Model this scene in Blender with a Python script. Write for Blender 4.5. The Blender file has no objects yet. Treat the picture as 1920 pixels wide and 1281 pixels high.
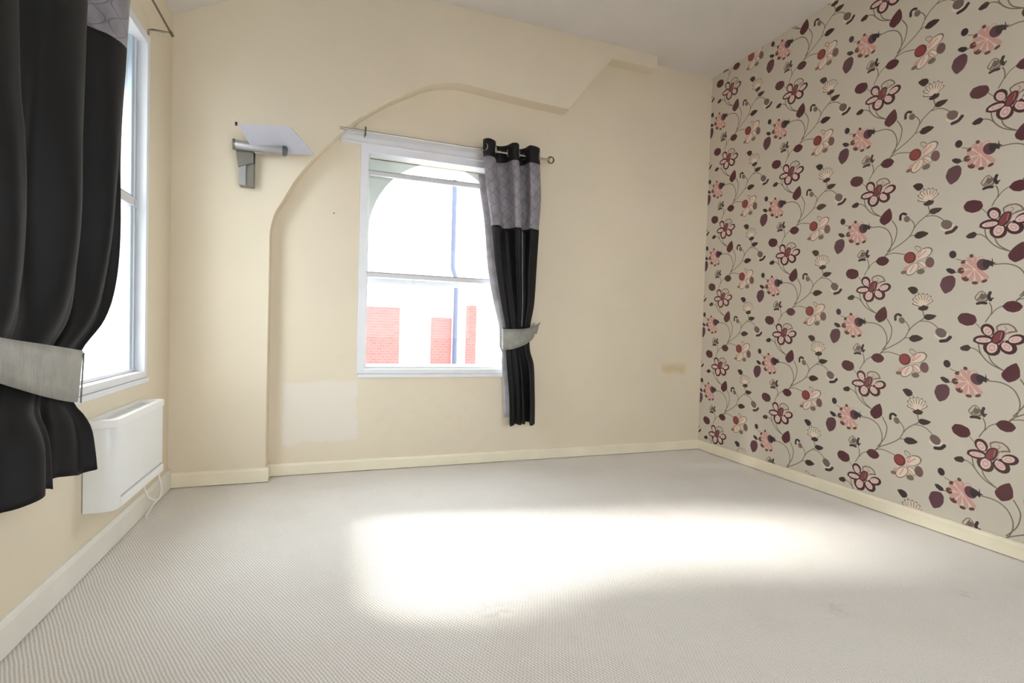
import bpy, bmesh, math, json
import numpy as np
from mathutils import Matrix, Vector
SC = bpy.context.scene; COL = SC.collection
# ---------------------------------------------------------------- camera
cam_d = bpy.data.cameras.new('camera'); cam = bpy.data.objects.new('camera', cam_d); COL.objects.link(cam)
cam_d.sensor_width = 36.0; cam_d.lens = 939.59 / 1920 * 36; cam_d.clip_start = .02
CR = Matrix(((0.941217,-0.019189,-0.337257),(-0.336467,0.035429,-0.941029),(0.030007,0.999188,0.026890)))
cam.matrix_world = Matrix.Translation((0, 0, 1.1)) @ CR.to_4x4()
SC.camera = cam
# ---------------------------------------------------------------- world, sun, daylight, exposure
SKY = 7.6; SUN = 13.0
w = bpy.data.worlds.new('sky'); SC.world = w; w.use_nodes = True
bg = w.node_tree.nodes['Background']; bg.inputs['Color'].default_value = (.90, .955, 1, 1); bg.inputs['Strength'].default_value = SKY
sd = bpy.data.lights.new('sun', 'SUN'); sd.energy = SUN; sd.angle = math.radians(11); sd.color = (1, .97, .9)
so = bpy.data.objects.new('sun', sd); COL.objects.link(so)
so.rotation_euler = Vector((1, -.25, -.64)).to_track_quat('-Z', 'Y').to_euler()
SC.view_settings.view_transform = 'Standard'; SC.view_settings.look = 'None'
SC.view_settings.gamma = 1; SC.view_settings.use_curve_mapping = False; SC.view_settings.exposure = 0.10
SC.cycles.use_denoising = True
SC.cycles.max_bounces = 14; SC.cycles.diffuse_bounces = 8; SC.cycles.transparent_max_bounces = 16
SC.cycles.caustics_reflective = False; SC.cycles.caustics_refractive = False
# ---------------------------------------------------------------- helpers
def lin(c):
    return tuple((v / 255 / 12.92 if v <= 10 else ((v / 255 + .055) / 1.055) ** 2.4) for v in c)
class NT:
    def __init__(s, name):
        s.m = bpy.data.materials.new(name); s.m.use_nodes = True; s.t = s.m.node_tree; s.b = s.t.nodes['Principled BSDF']
    def n(s, typ, **kw):
        nd = s.t.nodes.new(typ)
        for k, v in kw.items(): setattr(nd, k, v)
        return nd
    def l(s, a, b): s.t.links.new(a, b)
    def math(s, op, a, b=None, c=None, clamp=False):
        nd = s.n('ShaderNodeMath', operation=op, use_clamp=clamp)
        for i, v in enumerate((a, b, c)):
            if v is None: continue
            if isinstance(v, (int, float)): nd.inputs[i].default_value = v
            else: s.l(v, nd.inputs[i])
        return nd.outputs[0]
    def mix(s, f, a, b, blend='MIX'):
        nd = s.n('ShaderNodeMix', data_type='RGBA', blend_type=blend)
        if isinstance(f, (int, float)): nd.inputs[0].default_value = f
        else: s.l(f, nd.inputs[0])
        for i, v in ((6, a), (7, b)):
            if isinstance(v, tuple): nd.inputs[i].default_value = (*v[:3], 1)
            else: s.l(v, nd.inputs[i])
        return nd.outputs[2]
    def noise(s, scale, detail=3, vec=None, rough=.5):
        nd = s.n('ShaderNodeTexNoise'); nd.inputs['Scale'].default_value = scale; nd.inputs['Detail'].default_value = detail; nd.inputs['Roughness'].default_value = rough
        s.l(vec if vec is not None else s.pos(), nd.inputs['Vector']); return nd.outputs[0]
    def pos(s):
        if not hasattr(s, '_p'): s._p = s.n('ShaderNodeNewGeometry').outputs['Position']
        return s._p
    def xyz(s):
        if not hasattr(s, '_x'):
            nd = s.n('ShaderNodeSeparateXYZ'); s.l(s.pos(), nd.inputs[0]); s._x = nd.outputs
        return s._x
    def ramp(s, v, lo, hi, a=0., b=1.):
        nd = s.n('ShaderNodeMapRange', interpolation_type='SMOOTHSTEP'); s.l(v, nd.inputs[0])
        for i, q in enumerate((lo, hi, a, b)): nd.inputs[i + 1].default_value = q
        return nd.outputs[0]
    def bump(s, h, strength, dist):
        nd = s.n('ShaderNodeBump'); nd.inputs['Strength'].default_value = strength; nd.inputs['Distance'].default_value = dist
        s.l(h, nd.inputs['Height']); s.l(nd.outputs[0], s.b.inputs['Normal'])
    def col(s, c):
        if isinstance(c, tuple): s.b.inputs['Base Color'].default_value = (*c[:3], 1)
        else: s.l(c, s.b.inputs['Base Color'])
        return s
def plain(name, c, rough=.5, metal=0., var=.06, vscale=9., spec=.5, bumps=0.):
    m = NT(name); c = lin(c); m.b.inputs['Roughness'].default_value = rough; m.b.inputs['Metallic'].default_value = metal
    m.b.inputs['Specular IOR Level'].default_value = spec
    n = m.noise(vscale)
    m.col(m.mix(m.ramp(n, .3, .7), tuple(v * (1 - var) for v in c), tuple(min(1, v * (1 + var)) for v in c)))
    if bumps: m.bump(m.noise(vscale * 20), .3, bumps)
    return m.m
def link(name, mesh, mat=None, parent=None):
    o = bpy.data.objects.new(name, mesh); COL.objects.link(o)
    if mat is not None:
        for mm in (mat if isinstance(mat, (list, tuple)) else [mat]): mesh.materials.append(mm)
    if parent is not None: o.parent = parent
    return o
def struct(o): o['kind'] = 'structure'; return o
def thing(o, label, cat, group=None):
    o['label'] = label; o['category'] = cat
    if group: o['group'] = group
    return o
def empty(name, label, cat, group=None):
    o = bpy.data.objects.new(name, None); COL.objects.link(o); return thing(o, label, cat, group)
def mesh_of(bm, name, smooth=False):
    bmesh.ops.recalc_face_normals(bm, faces=bm.faces)
    me = bpy.data.meshes.new(name); bm.to_mesh(me); bm.free()
    if smooth:
        for p in me.polygons: p.use_smooth = True
        try: me.set_sharp_from_angle(angle=math.radians(40))
        except Exception: pass
    return me
def add_box(bm, a, b, bevel=0.):
    r = bmesh.ops.create_cube(bm, size=1)['verts']
    for v in r: v.co = Vector([(a[i] + b[i]) / 2 + v.co[i] * (b[i] - a[i]) for i in range(3)])
    if bevel:
        es = list({e for v in r for e in v.link_edges}); bmesh.ops.bevel(bm, geom=es, offset=bevel, segments=2, affect='EDGES', profile=.5)
def box(name, a, b, mat, parent=None, bevel=0.):
    bm = bmesh.new(); add_box(bm, a, b, bevel); return link(name, mesh_of(bm, name), mat, parent)
def add_prism(bm, pts, axis, d0, d1):
    # closed outline pts (2-D) pushed along an axis from d0 to d1
    def P(p, d): return Vector((d, p[0], p[1])) if axis == 0 else (Vector((p[0], d, p[1])) if axis == 1 else Vector((p[0], p[1], d)))
    A = [bm.verts.new(P(p, d0)) for p in pts]; B = [bm.verts.new(P(p, d1)) for p in pts]
    bm.faces.new(A); bm.faces.new(B[::-1]); n = len(pts)
    for i in range(n): bm.faces.new((A[i], B[i], B[(i + 1) % n], A[(i + 1) % n]))
def prism(name, pts, axis, d0, d1, mat, parent=None, bevel=0.):
    bm = bmesh.new(); add_prism(bm, pts, axis, d0, d1)
    if bevel: bmesh.ops.bevel(bm, geom=bm.edges[:], offset=bevel, segments=2, affect='EDGES', profile=.5)
    return link(name, mesh_of(bm, name), mat, parent)
def add_tube(bm, pts, r, seg=10, caps=True):
    pts = [Vector(p) for p in pts]; rings = []; up = None
    for i, p in enumerate(pts):
        t = (pts[min(i + 1, len(pts) - 1)] - pts[max(i - 1, 0)]).normalized()
        if up is None: up = t.orthogonal().normalized()
        up = (up - t * up.dot(t)).normalized(); s = t.cross(up)
        rr = r[i] if isinstance(r, (list, tuple)) else r
        rings.append([bm.verts.new(p + (up * math.cos(2 * math.pi * k / seg) + s * math.sin(2 * math.pi * k / seg)) * rr) for k in range(seg)])
    for a, b in zip(rings, rings[1:]):
        for k in range(seg): bm.faces.new((a[k], a[(k + 1) % seg], b[(k + 1) % seg], b[k]))
    if caps: bm.faces.new(rings[0][::-1]); bm.faces.new(rings[-1])
def tube(name, pts, r, mat, parent=None, seg=10):
    bm = bmesh.new(); add_tube(bm, pts, r, seg); return link(name, mesh_of(bm, name, True), mat, parent)
def spline(P, n):
    # Catmull-Rom through points of any dimension
    P = [np.array(p, float) for p in P]; out = []
    for i in range(len(P) - 1):
        p0, p1, p2, p3 = P[max(i - 1, 0)], P[i], P[i + 1], P[min(i + 2, len(P) - 1)]
        for k in range(n):
            t = k / n; out.append(.5 * (2 * p1 + (p2 - p0) * t + (2 * p0 - 5 * p1 + 4 * p2 - p3) * t * t + (3 * p1 - p0 - 3 * p2 + p3) * t ** 3))
    out.append(P[-1]); return out
XR, YB, XL, YP, HC, HL, XS = 3.305, 3.872, -.98, 3.748, 3.4925, 3.0, -.1
YREAR = -1.6
# ---------------------------------------------------------------- wall and floor materials
def wall_paint(name, patches=False):
    m = NT(name); base = lin((226, 215, 194)); m.b.inputs['Roughness'].default_value = .7; m.b.inputs['Specular IOR Level'].default_value = .25
    c = m.mix(m.ramp(m.noise(1.6, 4), .35, .7), tuple(v * .965 for v in base), base)
    c = m.mix(m.math('MULTIPLY', m.ramp(m.noise(6, 5, rough=.65), .58, .75), .25), c, lin((216, 203, 176)))
    if patches:
        x, y, z = m.xyz(); j = m.math('MULTIPLY', m.math('SUBTRACT', m.noise(9, 3), .5), .10)
        def soft_box(x0, x1, z0, z1, e, jx=j):
            X = m.math('ADD', x, jx); Z = m.math('ADD', z, jx)
            f = m.math('MULTIPLY', m.ramp(X, x0 - e, x0 + e), m.ramp(X, x1 - e, x1 + e, 1, 0))
            return m.math('MULTIPLY', f, m.math('MULTIPLY', m.ramp(Z, z0 - e, z0 + e), m.ramp(Z, z1 - e, z1 + e, 1, 0)))
        # paler filler / primer patch left of the window foot, as in the photograph
        c = m.mix(m.math('MULTIPLY', soft_box(-.32, .18, .23, .665, .012), .7), c, lin((229, 224, 215)))
        # yellowed damp mark near the right corner
        c = m.mix(m.math('MULTIPLY', soft_box(2.86, 3.13, .735, .80, .035), .55), c, lin((203, 176, 112)))
        sc = m.math('MULTIPLY', soft_box(.3, 1.3, .2, .66, .15), m.ramp(m.noise(14, 5, rough=.7), .5, .7))
        c = m.mix(m.math('MULTIPLY', sc, .12), c, lin((196, 176, 140)))
    m.col(c); m.bump(m.noise(60, 4), .12, .004); return m.m
M_WALL = wall_paint('cream wall paint'); M_WALLB = wall_paint('cream wall paint with patches', True)
M_CEIL = plain('matt white ceiling paint', (218, 215, 211), .85, var=.03, vscale=2.5, spec=.2)
M_SKIRT = plain('cream gloss woodwork', (236, 228, 206), .38, var=.03, vscale=5)
M_SKIRTW = plain('off white gloss woodwork', (232, 230, 222), .38, var=.03, vscale=5)
M_WHITE = plain('white window paint', (226, 228, 233), .4, var=.02, vscale=7)
M_ALU = plain('white secondary glazing rail', (208, 209, 212), .35, var=.02)
M_RAILDK = plain('grey rail gasket', (150, 148, 148), .5)
M_STILE = plain('pale blue grey sash paint', (176, 192, 206), .5, var=.02)
M_REVEAL = plain('pale green grey reveal paint', (222, 228, 222), .6, var=.04, vscale=4)
M_GAP = plain('dark gap dirt', (70, 58, 46), .9)
def carpet():
    m = NT('beige loop pile carpet'); x, y, z = m.xyz(); m.b.inputs['Roughness'].default_value = .6; m.b.inputs['Specular IOR Level'].default_value = .6; m.b.inputs['Sheen Weight'].default_value = .3
    wob = m.math('MULTIPLY', m.math('SUBTRACT', m.noise(5, 2), .5), .012)
    def stripes(ang, per):
        nx, ny = math.cos(ang), math.sin(ang)
        d = m.math('ADD', m.math('ADD', m.math('MULTIPLY', x, nx), m.math('MULTIPLY', y, ny)), wob)
        return m.math('MULTIPLY_ADD', m.math('SINE', m.math('MULTIPLY', d, 2 * math.pi / per)), .5, .5)
    a = stripes(math.radians(27), .0105); b = stripes(math.radians(-24), .0115)
    h = m.math('MULTIPLY_ADD', a, .42, m.math('MULTIPLY_ADD', b, .16, m.math('MULTIPLY', m.noise(130, 3, rough=.7), .5)))
    fleck = m.noise(420, 3, rough=.7); big = m.noise(2.2, 5, rough=.6)
    base = m.mix(m.ramp(h, .1, .9), lin((190, 181, 171)), lin((244, 241, 238)))
    base = m.mix(m.math('MULTIPLY', m.ramp(fleck, .5, .72), .28), base, lin((160, 146, 132)))
    base = m.mix(m.math('MULTIPLY', m.ramp(big, .45, .75), .15), base, lin((186, 170, 152)))
    # two faint worn marks in the middle of the room
    for cx, cy, r in ((.62, 1.82, .13), (.80, 1.98, .10), (1.95, 1.43, .09), (2.62, 1.35, .07)):
        dx = m.math('SUBTRACT', x, cx); dy = m.math('SUBTRACT', y, cy)
        d = m.math('SQRT', m.math('ADD', m.math('MULTIPLY', dx, dx), m.math('MULTIPLY', dy, dy)))
        base = m.mix(m.math('MULTIPLY', m.math('MULTIPLY', m.ramp(d, .0, r, 1, 0), m.ramp(m.noise(25, 3), .4, .6)), .3), base, lin((150, 138, 124)))
    m.col(base); hh = m.math('ADD', h, m.math('MULTIPLY', fleck, .6)); m.bump(hh, .55, .004); return m.m
M_CARPET = carpet()
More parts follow.
